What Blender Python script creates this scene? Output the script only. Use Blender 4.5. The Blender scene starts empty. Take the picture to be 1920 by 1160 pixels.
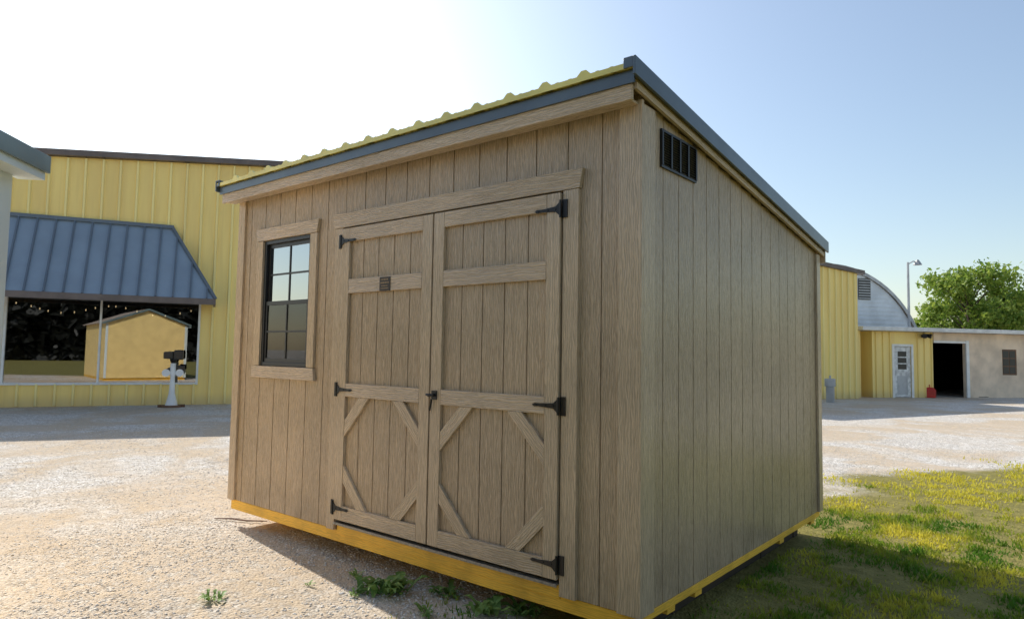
import bpy, bmesh, math, random
import numpy as np
from mathutils import Matrix, Vector, noise
random.seed(7); rng=np.random.default_rng(7)
R=math.radians
C=bpy.context.scene.collection
# ------------------------------------------------------------------ camera
f,CX,CY,CZ,YAW,PIT,ROL=1268.21,1.5538,-2.8285,1.1949,0.6893,0.0642,0.0162
Fv=Vector((-math.sin(YAW)*math.cos(PIT),math.cos(YAW)*math.cos(PIT),math.sin(PIT)))
R0=Vector((math.cos(YAW),math.sin(YAW),0)); U0=R0.cross(Fv)
Rv=R0*math.cos(ROL)+U0*math.sin(ROL); Uv=-R0*math.sin(ROL)+U0*math.cos(ROL)
CP=Vector((CX,CY,CZ))
cam=bpy.data.cameras.new('camera'); co=bpy.data.objects.new('camera',cam); C.objects.link(co)
B=-Fv
co.matrix_world=Matrix(((Rv.x,Uv.x,B.x,CX),(Rv.y,Uv.y,B.y,CY),(Rv.z,Uv.z,B.z,CZ),(0,0,0,1)))
cam.sensor_width=36; cam.lens=f/1920*36; cam.clip_end=3000; cam.clip_start=0.05
bpy.context.scene.camera=co
ZG=-0.2
def ray(px,py): return Fv+Rv*((px-960)/f)+Uv*((580-py)/f)
def hit(px,py,n,c):
    d=ray(px,py); n=Vector(n); return CP+d*((c-CP.dot(n))/d.dot(n))
def FR(px,py,y=0.): p=hit(px,py,(0,1,0),y); return p.x,p.z
def GR(px,py,z=ZG): p=hit(px,py,(0,0,1),z); return Vector((p.x,p.y,z))
def AT(px,py,d): return CP+ray(px,py)*d
# ------------------------------------------------------------------ mesh builder
def frame(P0,P1):
    X=Vector((P1.x-P0.x,P1.y-P0.y,0)).normalized(); Y=Vector((-X.y,X.x,0))
    return Matrix(((X.x,Y.x,0,P0.x),(X.y,Y.y,0,P0.y),(0,0,1,P0.z),(0,0,0,1)))
def PL(M,px,py,off=0.):
    n=M.to_3x3()@Vector((0,1,0)); c=n.dot(M.translation)+off
    p=M.inverted()@hit(px,py,n,c); return p.x,p.z
class MB:
    def __init__(s,M=None): s.v=[];s.f=[];s.uv=[];s.M=M or Matrix()
    def box(s,x0,x1,y0,y1,z0,z1,M=None,uo=None):
        M=s.M@M if M else s.M
        lo=(min(x0,x1),min(y0,y1),min(z0,z1)); hi=(max(x0,x1),max(y0,y1),max(z0,z1))
        sz=[hi[i]-lo[i] for i in range(3)]; L=sz.index(max(sz)); b=len(s.v)
        pts=[(hi[0] if i&1 else lo[0],hi[1] if i&2 else lo[1],hi[2] if i&4 else lo[2]) for i in range(8)]
        s.v+=[M@Vector(p) for p in pts]
        ou,ov=(random.random()*40,random.random()*40) if uo is None else uo
        for q,n in (((0,2,3,1),2),((4,5,7,6),2),((0,1,5,4),1),((2,6,7,3),1),((0,4,6,2),0),((1,3,7,5),0)):
            s.f.append([b+i for i in q]); ax=[a for a in range(3) if a!=n]
            if L in ax: u=L; w=[a for a in ax if a!=L][0]
            else: u,w=ax
            s.uv.append([(pts[i][u]+ou,pts[i][w]+ov) for i in q])
        return s
    def beam(s,a,b,w,t,n):
        a=Vector(a);b=Vector(b);X=(b-a).normalized();Z=Vector(n).normalized();Y=Z.cross(X).normalized();Z=X.cross(Y)
        M=Matrix(((X.x,Y.x,Z.x,a.x),(X.y,Y.y,Z.y,a.y),(X.z,Y.z,Z.z,a.z),(0,0,0,1)))
        return s.box(0,(b-a).length,-w/2,w/2,0,t,M)
    def poly(s,pts,t,n):
        b=len(s.v); k=len(pts); n=Vector(n).normalized(); P=[Vector(p) for p in pts]
        P2=[p+n*t for p in P]; s.v+=[s.M@p for p in P+P2]
        a=(P[1]-P[0]).normalized(); c=n.cross(a)
        def uv(p): return (p.dot(a),p.dot(c))
        s.f.append([b+i for i in range(k)][::-1]); s.uv.append([uv(P[i]) for i in range(k)][::-1])
        s.f.append([b+k+i for i in range(k)]); s.uv.append([uv(P[i]) for i in range(k)])
        for i in range(k):
            j=(i+1)%k; s.f.append([b+i,b+j,b+k+j,b+k+i]); s.uv.append([(0,0),(.1,0),(.1,t),(0,t)])
        return s
    def face(s,pts):
        b=len(s.v); s.v+=[s.M@Vector(p) for p in pts]; s.f.append([b+i for i in range(len(pts))])
        s.uv.append([(0,0),(1,0),(1,1),(0,1)][:len(pts)] if len(pts)<=4 else [(0,0)]*len(pts)); return s
    def tube(s,pts,r,seg=8,cap=True):
        pts=[Vector(p) for p in pts]; rs=r if isinstance(r,(list,tuple)) else [r]*len(pts); b=len(s.v)
        for i,p in enumerate(pts):
            d=(pts[min(i+1,len(pts)-1)]-pts[max(i-1,0)]).normalized()
            a=d.orthogonal().normalized() if i==0 else (a-d*a.dot(d)).normalized()
            c=d.cross(a)
            for k in range(seg):
                t=2*math.pi*k/seg; s.v.append(s.M@(p+(a*math.cos(t)+c*math.sin(t))*rs[i]))
        for i in range(len(pts)-1):
            for k in range(seg):
                k2=(k+1)%seg; s.f.append([b+i*seg+k,b+i*seg+k2,b+(i+1)*seg+k2,b+(i+1)*seg+k])
                s.uv.append([(k*.1,i),(k*.1+.1,i),(k*.1+.1,i+1),(k*.1,i+1)])
        if cap:
            s.f.append([b+k for k in range(seg)][::-1]); s.uv.append([(0,0)]*seg)
            o=b+(len(pts)-1)*seg; s.f.append([o+k for k in range(seg)]); s.uv.append([(0,0)]*seg)
        return s
    def build(s,name,mat,parent=None,bev=0,smooth=False,root=None):
        me=bpy.data.meshes.new(name); me.from_pydata([tuple(v) for v in s.v],[],s.f)
        l=me.uv_layers.new(name='uv'); fl=[c for q in s.uv for u in q for c in u]; l.data.foreach_set('uv',fl)
        o=bpy.data.objects.new(name,me); C.objects.link(o); me.materials.append(mat)
        if parent:
            r=parent
            while r.parent: r=r.parent
            me.transform(r.matrix_basis.inverted()); o.parent=parent
        if smooth:
            for p in me.polygons: p.use_smooth=True
        bm=bmesh.new(); bm.from_mesh(me); bmesh.ops.recalc_face_normals(bm,faces=bm.faces); bm.to_mesh(me); bm.free()
        if bev:
            m=o.modifiers.new('bevel','BEVEL'); m.width=bev; m.segments=2; m.limit_method='ANGLE'
        return o
def tag(o,label,cat=None,group=None,kind=None):
    o['label']=label
    if cat: o['category']=cat
    if group: o['group']=group
    if kind: o['kind']=kind
    return o
def thing(name,loc,label,cat,group=None,rz=0):
    o=bpy.data.objects.new(name,None); C.objects.link(o); o.empty_display_size=.1
    o.matrix_basis=Matrix.Translation(Vector(loc))@Matrix.Rotation(rz,4,'Z')
    return tag(o,label,cat,group)
# ------------------------------------------------------------------ materials
class NT:
    def __init__(s,name):
        s.m=bpy.data.materials.new(name); s.m.use_nodes=True; s.t=s.m.node_tree; s.n=s.t.nodes; s.b=s.n['Principled BSDF']; s.out=s.n['Material Output']
    def add(s,t,**k):
        x=s.n.new(t)
        for a,b in k.items(): setattr(x,a,b)
        return x
    def put(s,sock,v):
        if isinstance(v,bpy.types.NodeSocket): s.t.links.new(v,sock)
        elif v is not None: sock.default_value=v
    def math(s,op,a,b=None,c=None,clamp=False):
        x=s.add('ShaderNodeMath',operation=op,use_clamp=clamp)
        for i,v in enumerate((a,b,c)): s.put(x.inputs[i],v)
        return x.outputs[0]
    def mix(s,fac,a,b,bt='MIX'):
        x=s.add('ShaderNodeMix',data_type='RGBA',blend_type=bt); s.put(x.inputs[0],fac)
        s.put(x.inputs[6],a if isinstance(a,bpy.types.NodeSocket) else (*a,1)); s.put(x.inputs[7],b if isinstance(b,bpy.types.NodeSocket) else (*b,1)); return x.outputs[2]
    def coord(s,w='Object',scale=(1,1,1)):
        t=s.add('ShaderNodeTexCoord'); m=s.add('ShaderNodeMapping'); s.put(m.inputs[0],t.outputs[w]); m.inputs['Scale'].default_value=scale; return m.outputs[0]
    def pos(s,scale=(1,1,1)):
        t=s.add('ShaderNodeNewGeometry'); m=s.add('ShaderNodeMapping'); s.put(m.inputs[0],t.outputs['Position']); m.inputs['Scale'].default_value=scale; return m.outputs[0]
    def noise(s,vec,scale,detail=4,rough=.55,dist=0):
        x=s.add('ShaderNodeTexNoise'); s.put(x.inputs['Vector'],vec); x.inputs['Scale'].default_value=scale; x.inputs['Detail'].default_value=detail; x.inputs['Roughness'].default_value=rough; x.inputs['Distortion'].default_value=dist; return x.outputs[0]
    def ramp(s,fac,a,b):
        x=s.add('ShaderNodeMapRange'); x.interpolation_type='SMOOTHSTEP'; s.put(x.inputs[0],fac); x.inputs[1].default_value=a; x.inputs[2].default_value=b; return x.outputs[0]
    def bump(s,h,st,dist=.01):
        x=s.add('ShaderNodeBump'); s.put(x.inputs['Height'],h); x.inputs['Strength'].default_value=st; x.inputs['Distance'].default_value=dist; s.put(s.b.inputs['Normal'],x.outputs[0]); return x
    def col(s,c): s.put(s.b.inputs['Base Color'],c if isinstance(c,bpy.types.NodeSocket) else (*c,1))
    def set(s,**k):
        for a,v in k.items(): s.b.inputs[{'rough':'Roughness','metal':'Metallic','spec':'Specular IOR Level','coat':'Coat Weight'}[a]].default_value=v
        return s
def plain(name,c,rough=.5,metal=0,var=.12,ns=3,bump=0,bs=40):
    t=NT(name); n=t.noise(t.pos(),ns,3); c2=tuple(x*(1-var*1.6) for x in c); c1=tuple(min(1,x*(1+var)) for x in c)
    t.col(t.mix(t.ramp(n,.3,.7),c2,c1)); t.set(rough=rough,metal=metal)
    if bump: t.bump(t.noise(t.pos(),bs,3),bump,.005)
    return t.m
def streaky(name,c,rough=.4):
    t=NT(name); n=t.noise(t.pos((3,3,.25)),1,4,.6); n2=t.noise(t.pos((14,14,.5)),1,2)
    a=t.mix(t.ramp(n,.35,.7),tuple(x*.90 for x in c),tuple(min(1,x*1.04) for x in c))
    a=t.mix(t.math('MULTIPLY',t.ramp(n2,.55,.75),.2),a,tuple(x*.75 for x in c))
    sp=t.add('ShaderNodeSeparateXYZ'); t.put(sp.inputs[0],t.pos()); g=t.ramp(sp.outputs[2],ZG+.35,ZG)
    a=t.mix(t.math('MULTIPLY',g,t.math('MULTIPLY',n,.8)),a,(.4,.33,.22)); t.col(a); t.set(rough=rough); return t.m
def wood(name,c,contrast=.35,bump=.5,rough=.5):
    t=NT(name); uv=t.coord('UV',(1,1,1))
    def mp(sc):
        m=t.add('ShaderNodeMapping'); t.put(m.inputs[0],uv); m.inputs['Scale'].default_value=sc; return m.outputs[0]
    fine=t.noise(mp((11,210,1)),1,3,.65,.5); mid=t.noise(mp((4.5,70,1)),1,3,.6,1.4)
    w=t.add('ShaderNodeTexWave',wave_type='BANDS',bands_direction='Y'); t.put(w.inputs[0],mp((1.1,5,1))); w.inputs['Scale'].default_value=5.2; w.inputs['Distortion'].default_value=10; w.inputs['Detail'].default_value=2; w.inputs['Detail Scale'].default_value=1.2
    h=t.math('ADD',t.math('MULTIPLY',fine,.55),t.math('ADD',t.math('MULTIPLY',mid,.55),t.math('MULTIPLY',w.outputs[0],.36)))
    k=t.ramp(h,.42,.95); big=t.ramp(t.noise(t.pos(),1.3,2),.3,.7)
    a=t.mix(k,tuple(x*(1-contrast) for x in c),tuple(x*(1+contrast*.35) for x in c))
    b=t.mix(big,(.88,.875,.87),(1.07,1.05,1.03))
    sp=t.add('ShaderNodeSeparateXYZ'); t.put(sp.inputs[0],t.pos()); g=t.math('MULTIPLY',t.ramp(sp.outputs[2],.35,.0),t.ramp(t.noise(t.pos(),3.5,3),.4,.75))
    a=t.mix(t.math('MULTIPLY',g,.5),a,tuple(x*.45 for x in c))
    t.col(t.mix(1.0,a,b,'MULTIPLY')); t.set(rough=rough)
    t.put(t.b.inputs['Roughness'],t.math('ADD',t.math('MULTIPLY',fine,.25),rough-.12)); t.bump(h,bump,.006)
    return t.m
M={}
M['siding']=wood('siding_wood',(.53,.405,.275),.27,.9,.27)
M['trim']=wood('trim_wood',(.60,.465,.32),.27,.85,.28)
M['lumber']=wood('yellow_lumber',(.97,.56,.06),.2,.2,.5)
M['blackmetal']=plain('black_metal',(.012,.013,.015),.4,.2)
M['bluetrim']=plain('blue_grey_metal',(.10,.13,.16),.32,.2,.1)
M['roofyellow']=plain('yellow_roof_metal',(.76,.66,.19),.35,.0,.1)
M['vinyl']=plain('black_vinyl',(.015,.015,.017),.35)
M['alu']=plain('dull_aluminium',(.32,.3,.27),.5,.5,.2,60)
M['plate']=plain('brown_plate',(.025,.015,.01),.5)
M['gold']=plain('gold_print',(.36,.24,.12),.5)
M['yellow']=streaky('yellow_steel',(1.0,.74,.25))
M['yellowrib']=streaky('yellow_steel_rib_lit',(1.0,.82,.34),.32)  # lighter copy of the wall yellow, rib light and shade put into colour
M['fasciadark']=plain('dark_roof_edge',(.15,.12,.11),.5)
M['awning']=plain('blue_grey_awning_metal',(.25,.32,.40),.35,.1,.05,1.5)
M['awningrib']=plain('awning_rib_metal',(.12,.155,.20),.4,0,.05,1.5)
M['white']=plain('white_paint',(.8,.8,.78),.5,0,.06,4)
M['offwhite']=plain('old_white_paint',(.7,.7,.68),.6,0,.2,6,.3)
M['paleblue']=plain('pale_siding',(.72,.8,.8),.5,0,.05,2)
M['greentrim']=plain('green_grey_metal',(.17,.23,.23),.35,.2)
M['dark']=plain('dark_interior',(.01,.009,.009),.9)  # near-black room walls, the unlit interior is put into the colour
M['underside']=plain('skid_painted_shade',(.05,.035,.02),.9)  # near-black brown, shade under the shed put into the colour
M['grey']=plain('grey_steel',(.42,.43,.44),.5,.2,.15,2)
M['quonset']=plain('weathered_corrugated_steel',(.66,.70,.74),.5,.0,.08,1.2)
M['beige']=plain('beige_painted_block',(.78,.62,.46),.8,0,.12,1.5,.3,20)
M['roofgrey']=plain('pale_roof_edge',(.7,.7,.68),.5,0,.1)
M['brown']=plain('brown_wood',(.14,.07,.035),.6)
M['red']=plain('red_plastic',(.5,.03,.02),.4)
M['tan']=plain('tan_siding',(.95,.70,.28),.6,0,.05)
M['brownroof']=plain('brown_roof',(.4,.3,.22),.6)
M['bark']=plain('bark',(.1,.07,.05),.9,0,.3,8,.6)
def glass(name,refl,tint):
    t=NT(name); t.n.remove(t.b)
    g=t.add('ShaderNodeBsdfGlossy'); g.inputs['Roughness'].default_value=.01; g.inputs['Color'].default_value=(.9,.93,.95,1)
    tr=t.add('ShaderNodeBsdfTransparent'); tr.inputs[0].default_value=(*tint,1)
    fr=t.add('ShaderNodeFresnel'); fr.inputs[0].default_value=1.5
    k=t.math('ADD',t.math('MULTIPLY',fr.outputs[0],.9),refl,clamp=True)
    x=t.add('ShaderNodeMixShader'); t.put(x.inputs[0],k); t.put(x.inputs[1],tr.outputs[0]); t.put(x.inputs[2],g.outputs[0]); t.put(t.out.inputs[0],x.outputs[0]); return t.m
M['glass']=glass('window_glass_bright_reflection',.48,(.3,.3,.3)); M['glasslow']=glass('window_glass_dim_reflection',.03,(.3,.3,.3)); M['shopglass']=glass('shop_glass',.19,(.6,.6,.6))  # mirror share set by sash: bright reflection in upper panes, dim in lower
def leafmat(name,c1,c2,tr=.45):
    t=NT(name); n=t.noise(t.pos(),5,2); c=t.mix(t.ramp(n,.35,.65),c1,c2); t.col(c); t.set(rough=.55)
    d=t.add('ShaderNodeBsdfTranslucent'); t.put(d.inputs[0],c); x=t.add('ShaderNodeMixShader'); x.inputs[0].default_value=tr
    t.put(x.inputs[1],t.b.outputs[0]); t.put(x.inputs[2],d.outputs[0]); t.put(t.out.inputs[0],x.outputs[0]); return t.m
M['leaf']=leafmat('leaf_bright',(.14,.25,.03),(.34,.42,.07)); M['leafd']=leafmat('leaf_dark',(.06,.12,.02),(.15,.23,.035)); M['leafx']=leafmat('leaf_very_dark',(.004,.005,.003),(.007,.008,.005),.1)  # leafx is near-black so the added trees darken the shop reflection
M['weed']=leafmat('weed_leaf',(.12,.24,.05),(.25,.38,.10),.3)
def grassmat():
    t=NT('grass_blade'); n=t.noise(t.pos(),1.6,4,.6)
    sp=t.add('ShaderNodeSeparateXYZ'); t.put(sp.inputs[0],t.pos()); far=t.math('MULTIPLY',t.ramp(sp.outputs[1],3.0,8.0),.22)
    c=t.mix(t.ramp(t.math('ADD',n,far),.40,.66),(.09,.21,.015),(.70,.62,.07)); t.col(c); t.set(rough=.6)
    d=t.add('ShaderNodeBsdfTranslucent'); t.put(d.inputs[0],c); x=t.add('ShaderNodeMixShader'); x.inputs[0].default_value=.5
    t.put(x.inputs[1],t.b.outputs[0]); t.put(x.inputs[2],d.outputs[0]); t.put(t.out.inputs[0],x.outputs[0]); return t.m
M['grass']=grassmat()
def bulbm():
    t=NT('lit_bulb'); t.col((1,.8,.5)); t.b.inputs['Emission Color'].default_value=(1,.75,.4,1); t.b.inputs['Emission Strength'].default_value=2; return t.m
M['bulb']=bulbm()
# ground
def grassmask(t):
    sp=t.add('ShaderNodeSeparateXYZ'); t.put(sp.inputs[0],t.pos()); x,y=sp.outputs[0],sp.outputs[1]
    d=t.math('SUBTRACT',t.math('ADD',x,.9),t.math('MULTIPLY',t.math('MAXIMUM',t.math('SUBTRACT',y,5.5),0.),.62))
    d=t.math('ADD',d,t.math('MULTIPLY',t.math('SUBTRACT',t.noise(t.pos(),1.1,4),.5),2.2))
    return t.ramp(d,-.1,.6),x,y
t=NT('gravel_ground'); gm,gx,gy=grassmask(t)
v=t.add('ShaderNodeTexVoronoi'); t.put(v.inputs[0],t.pos()); v.inputs['Scale'].default_value=58
sx=t.add('ShaderNodeSeparateColor'); t.put(sx.inputs[0],v.outputs['Color'])
stone=t.mix(sx.outputs[0],(.52,.485,.44),(.95,.92,.87))
stone=t.mix(t.ramp(v.outputs['Distance'],.48,.9),stone,(.32,.28,.24))
nd=t.noise(t.pos(),11,5,.75)
stone=t.mix(t.ramp(nd,.58,.42),stone,t.mix(1.0,stone,(.82,.79,.74),'MULTIPLY'))
dirt=t.mix(nd,(.30,.21,.13),(.80,.65,.46))
big=t.noise(t.pos(),.5,4,.62,.5)
dm=t.ramp(big,.43,.58)
dm2=t.math('MULTIPLY',dm,t.ramp(nd,.32,.52))
c=t.mix(t.math('MULTIPLY',dm2,.85),stone,dirt)
# bare sandy soil close to the sheds
dx=t.math('MULTIPLY',t.math('ADD',gx,2.6),.42); dy=t.math('MULTIPLY',t.math('ADD',gy,.9),.75)
near=t.math('SUBTRACT',1.0,t.math('ADD',t.math('MULTIPLY',dx,dx),t.math('MULTIPLY',dy,dy)))
nb=t.math('MULTIPLY',t.ramp(t.math('ADD',near,t.math('SUBTRACT',big,.5)),.0,.9),t.ramp(nd,.36,.55))
c=t.mix(t.math('MULTIPLY',nb,.8),c,dirt)
tr_=t.ramp(t.noise(t.pos((.25,1.6,1)),1,3,.5,.4),.5,.62); c=t.mix(t.math('MULTIPLY',tr_,.28),c,(.62,.54,.45))
soil=t.mix(nd,(.05,.055,.012),(.42,.36,.12))
t.col(t.mix(gm,c,soil)); t.set(rough=.9,spec=.12)
hh=t.math('ADD',t.math('MULTIPLY',v.outputs['Distance'],-.5),t.math('ADD',t.math('MULTIPLY',nd,1.6),t.math('MULTIPLY',t.noise(t.pos(),3,2),2.)))
t.bump(hh,.6,.03); M['ground']=t.m
t=NT('pebble_stone'); sx=t.add('ShaderNodeTexVoronoi'); t.put(sx.inputs[0],t.pos()); sx.inputs['Scale'].default_value=25
t.col(t.mix(sx.outputs['Distance'],(.95,.92,.88),(.42,.38,.33))); t.set(rough=.85); M['pebble']=t.m
# ------------------------------------------------------------------ ground
g=MB(); g.box(-900,900,-900,900,ZG-.5,ZG); go=g.build('ground',M['ground']); tag(go,'pale gravel and dirt yard with a grassy strip','ground',kind='structure')
def npnoise(x,y,s,o=0): return noise.noise(Vector((x*s+o,y*s-o,o*.37)))
# ------------------------------------------------------------------ the shed
W,D,HF,HB=3.66,2.91,2.41,2.022
SL=(HF-HB)/D
XL,XM,XR,DZ0,DZ1=-2.262,-1.368,-.439,.077,2.02
WX0,WX1,WZ0,WZ1=-3.262,-2.689,1.096,2.006
shed=thing('shed',(-W/2,D/2,ZG),'taupe wooden storage shed with double barn doors, dark blue roof trim and yellow lumber base','shed')
def rest_boards(mb,edges,z0,ztop,holes,axis,surf,depth):
    cuts=sorted(set([e for e in edges]+[h[i] for h in holes for i in (0,1)]))
    gaps=set(round(e,4) for e in edges)
    for a,b in zip(cuts[:-1],cuts[1:]):
        if b-a<.004: continue
        ga=.0035 if round(a,4) in gaps else 0; gb=.0035 if round(b,4) in gaps else 0
        segs=[(z0,min(ztop(a),ztop(b)))]
        for h in holes:
            if a>=h[0]-1e-5 and b<=h[1]+1e-5:
                n=[]
                for s0,s1 in segs:
                    if h[2]>s0: n.append((s0,min(s1,h[2])))
                    if h[3]<s1: n.append((max(s0,h[3]),s1))
                segs=n
        uo=(random.random()*30,random.random()*30)
        for s0,s1 in segs:
            if s1-s0<.005: continue
            if axis=='x': mb.box(a+ga,b-gb,surf,surf+depth,s0,s1,uo=uo)
            else: mb.box(surf-depth,surf,a+ga,b-gb,s0,s1,uo=uo)
ga=FR(1130,230)[0]; gb=FR(725,300)[0]; gs=(ga-gb)/8
edges=[0.0]; x=ga
while x>-W+.03: edges.append(x); x-=gs
edges.append(-W); edges=sorted(edges)
mb=MB(); holes=[(XL-.01,XR+.01,-.01,DZ1+.01),(WX0-.03,WX1+.03,WZ0-.03,WZ1+.03)]
rest_boards(mb,edges,0,lambda a:HF+.03,holes,'x',0,.012)
fw=mb.build('front_wall',M['siding'],shed,.0015)
mb=MB()
def backing(mb,x0,x1,z0,z1,hs):
    cx=sorted(set([x0,x1]+[v for h in hs for v in h[:2]]))
    for a,b in zip(cx[:-1],cx[1:]):
        segs=[(z0,z1)]
        for h in hs:
            if a>=h[0]-1e-5 and b<=h[1]+1e-5:
                n=[]
                for s0,s1 in segs:
                    if h[2]>s0: n.append((s0,h[2]))
                    if h[3]<s1: n.append((h[3],s1))
                segs=n
        for s0,s1 in segs: mb.box(a,b,.0075,.035,s0+.004,s1)
backing(mb,-W+.01,-.01,0,HF,[(h[0]+.002,h[1]-.002,h[2]-.002,h[3]+.002) for h in holes]); mb.build('wall_sheathing',M['siding'],shed)
gap=.1755
mb=MB(); e=[.0]+[.236+gap*i for i in range(16) if .236+gap*i<D-.03]+[D]
rest_boards(mb,e,0,lambda a:HF-SL*a+.03,[],'y',0,.012); mb.build('side_wall',M['siding'],shed,.0015)
mb=MB(); mb.poly([(-.0075,.04,.004),(-.0075,D-.02,.004),(-.0075,D-.02,HB),(-.0075,.04,HF)],-.03,(1,0,0)); mb.build('wall_sheathing',M['siding'],shed)
mb=MB(); mb.poly([(-W,.036,0),(-W,D,0),(-W,D,HB),(-W,.036,HF)],.03,(1,0,0)); mb.build('side_wall',M['siding'],shed)
mb=MB(); mb.box(-W+.03,-.04,D-.03,D,0,HB+.01); mb.build('back_wall',M['siding'],shed)
mb=MB(); mb.box(-W+.03,-.04,.04,D-.03,-.03,0.01); mb.build('floor',M['lumber'],shed)
T=.02
cb=[(-.105,T,-T,0,0,HF+.0),(0,T,0,.115,0,HF-.02),(-W-T,-W+.075,-T,0,0,HF),(-W-T,-W,0,.08,0,HF-.02),(0.001,T,D-.07,D+T,0,HB-.0)]
for c_ in cb:
    MB().box(*c_).build('corner_board',M['trim'],shed,.002)
RX0,RX1=-W-.13,.055; RY0,RY1=-.13,D+.09
rz=lambda y:HF+.035-SL*y
def slab(y0,y1,a0,a1,x0,x1):
    return [(x0,y0,rz(y0)+a0),(x0,y1,rz(y1)+a0),(x0,y1,rz(y1)+a1),(x0,y0,rz(y0)+a1)],x1-x0,(1,0,0)
mb=MB(); mb.poly(*slab(RY0+.02,RY1-.02,0.0,.05,RX0+.03,RX1-.02)); deck=mb.build('roof_deck',M['trim'],shed)
fz=[FR(1192,180,RY0)[1],FR(440,378,RY0)[1]]; ft=[FR(1182,153,RY0)[1],FR(428,363,RY0)[1]]; fm=[FR(1176,128,RY0)[1],FR(415,352,RY0)[1]]
z0,z1,z2=sum(fz)/2,sum(ft)/2,sum(fm)/2-.014
MB().box(RX0+.035,RX1-.03,RY0,RY0+.019,z0,z1-.002).build('fascia_board',M['trim'],shed,.002)
MB().box(RX0+.04,-.001,RY0+.02,-.021,z0+.012,z0+.024).build('soffit',M['trim'],shed)
mb=MB(); mb.box(RX0+.01,RX1-.01,RY0-.012,RY0-.002,z1-.004,z2); mb.box(RX0+.01,RX1-.01,RY0-.012,RY0+.03,z2,z2+.003); mb.build('drip_edge',M['bluetrim'],shed,.001)
ra=FR(1095,145,RY0-.03)[0]; rb=FR(647,278,RY0-.03)[0]; rs=(ra-rb)/8
base=z2-rz(RY0)+.021
mb=MB(); y0,y1=RY0-.035,RY1
ribs=[ra+rs*k for k in range(-14,8) if RX0+.04<ra+rs*k<RX1-.05]; prof=[(RX0,0)]
for r_ in ribs:
    prof+=[(r_-.040,0),(r_-.014,.024),(r_+.014,.024),(r_+.040,0)]
    for m_ in (.33,.66):
        q=r_+rs*m_
        if q<RX1-.05: prof+=[(q-.014,0),(q-.006,.003),(q+.006,.003),(q+.014,0)]
prof.append((RX1,0)); th=.007
for (xa,ha),(xb,hb) in zip(prof[:-1],prof[1:]):
    mb.face([(xa,y0,rz(y0)+base+ha+th),(xb,y0,rz(y0)+base+hb+th),(xb,y1,rz(y1)+base+hb+th),(xa,y1,rz(y1)+base+ha+th)])
    mb.face([(xa,y0,rz(y0)+base-.020),(xb,y0,rz(y0)+base-.020),(xb,y0,rz(y0)+base+hb+th),(xa,y0,rz(y0)+base+ha+th)])
    mb.face([(xa,y0,rz(y0)+base+ha-.008),(xb,y0,rz(y0)+base+hb-.008),(xb,y1,rz(y1)+base+hb-.008),(xa,y1,rz(y1)+base+ha-.008)])
tag(mb.build('roof_panel',M['roofyellow'],shed),'yellow ribbed metal roof sheet')
for (xa,xb) in ((RX1-.002,RX1+.012),(RX0-.012,RX0+.002)):
    mb=MB(); mb.poly(*slab(RY0-.04,RY1+.012,.004,base+.030,xa,xb))
    xc=xa if xa>0 else xb
    lo,hi=(xc-.05,xc) if xa>0 else (xc,xc+.05)
    mb.poly(*slab(RY0-.04,RY1+.012,base+.020,base+.030,lo,hi))
    mb.poly([(lo,RY0-.04,rz(RY0)+base-.015),(hi,RY0-.04,rz(RY0)+base-.015),(hi,RY0-.04,rz(RY0)+base+.030),((lo if xa>0 else hi),RY0-.04,rz(RY0)+base+.026)],.01,(0,1,0)); mb.build('rake_trim',M['bluetrim'],shed,.002)
mb=MB(); mb.poly(*slab(RY0+.021,RY1-.02,-.032,-.001,T+.002,T+.022)); mb.build('rake_board',M['trim'],shed,.002)
mb=MB(); mb.box(RX0+.03,RX1-.01,RY1-.02,RY1,rz(RY1)-.08,rz(RY1)+base-.01); mb.build('fascia_board',M['trim'],shed)
# base
mb=MB(); mb.box(-W+.0,-.0,.004,.042,-.078,-.003); mb.box(XL-.0,XR+.0,-.004,.034,-.02,.052)
tag(mb.build('rim_joist',M['lumber'],shed,.003),'yellow treated front joist')
MB().box(-.04,-.002,.043,D-.002,-.045,-.003).build('rim_joist',M['lumber'],shed,.003)
for y in (.30,.62,1.98,2.7):
    MB().box(-W+.05,-.012,y+.015,y+.1,-.080,-.047).build('runner',M['lumber'],shed,.004)
    MB().box(-W+.5,-.14,y+.01,y+.11,ZG+.002,-.087).build('skid',M['underside'],shed,.004)  # skid fills the gap to the ground, its dark colour standing for shade
MB().box(-.2,-.145,.415,2.7,ZG+.002,-.09).build('skid',M['underside'],shed,.004)  # same shade-coloured filler along the right side
mb=MB(); mb.box(XL+.0,XR-.0,-.03,.02,.053,.057); mb.box(XL,XR,-.033,-.029,.042,.057)
for i in range(110):
    xx=XL+.01+i*(XR-XL-.02)/110; mb.box(xx,xx+.009,-.0345,-.033,.044+.005*(i%2),.047+.005*(i%2))
tag(mb.build('threshold_plate',M['alu'],shed),'dull metal tread plate strip under the doors')
hz1=FR(1102,322)[1]
mb=MB(); mb.poly([(XL-.10,-.0,DZ1+.012),(XR+.11,0,DZ1+.012),(XR+.13,0,hz1+.02),(XL-.12,0,hz1+.02)],.026,(0,-1,0)); mb.build('door_casing',M['trim'],shed,.002)
MB().box(XL-.095,XL-.01,-.024,0,-.0,DZ1+.009).build('door_casing',M['trim'],shed,.002)
MB().box(XR+.01,XR+.105,-.024,0,-.0,DZ1+.009).build('door_casing',M['trim'],shed,.002)
UZ0,UZ1=[(FR(700,q)[1]+FR(900,r)[1])/2 for q,r in ((546,536),(516,508))]
LZ0,LZ1=[(FR(650,q)[1]+FR(840,r)[1])/2 for q,r in ((741,760),(716,732))]
SW=.085
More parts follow.
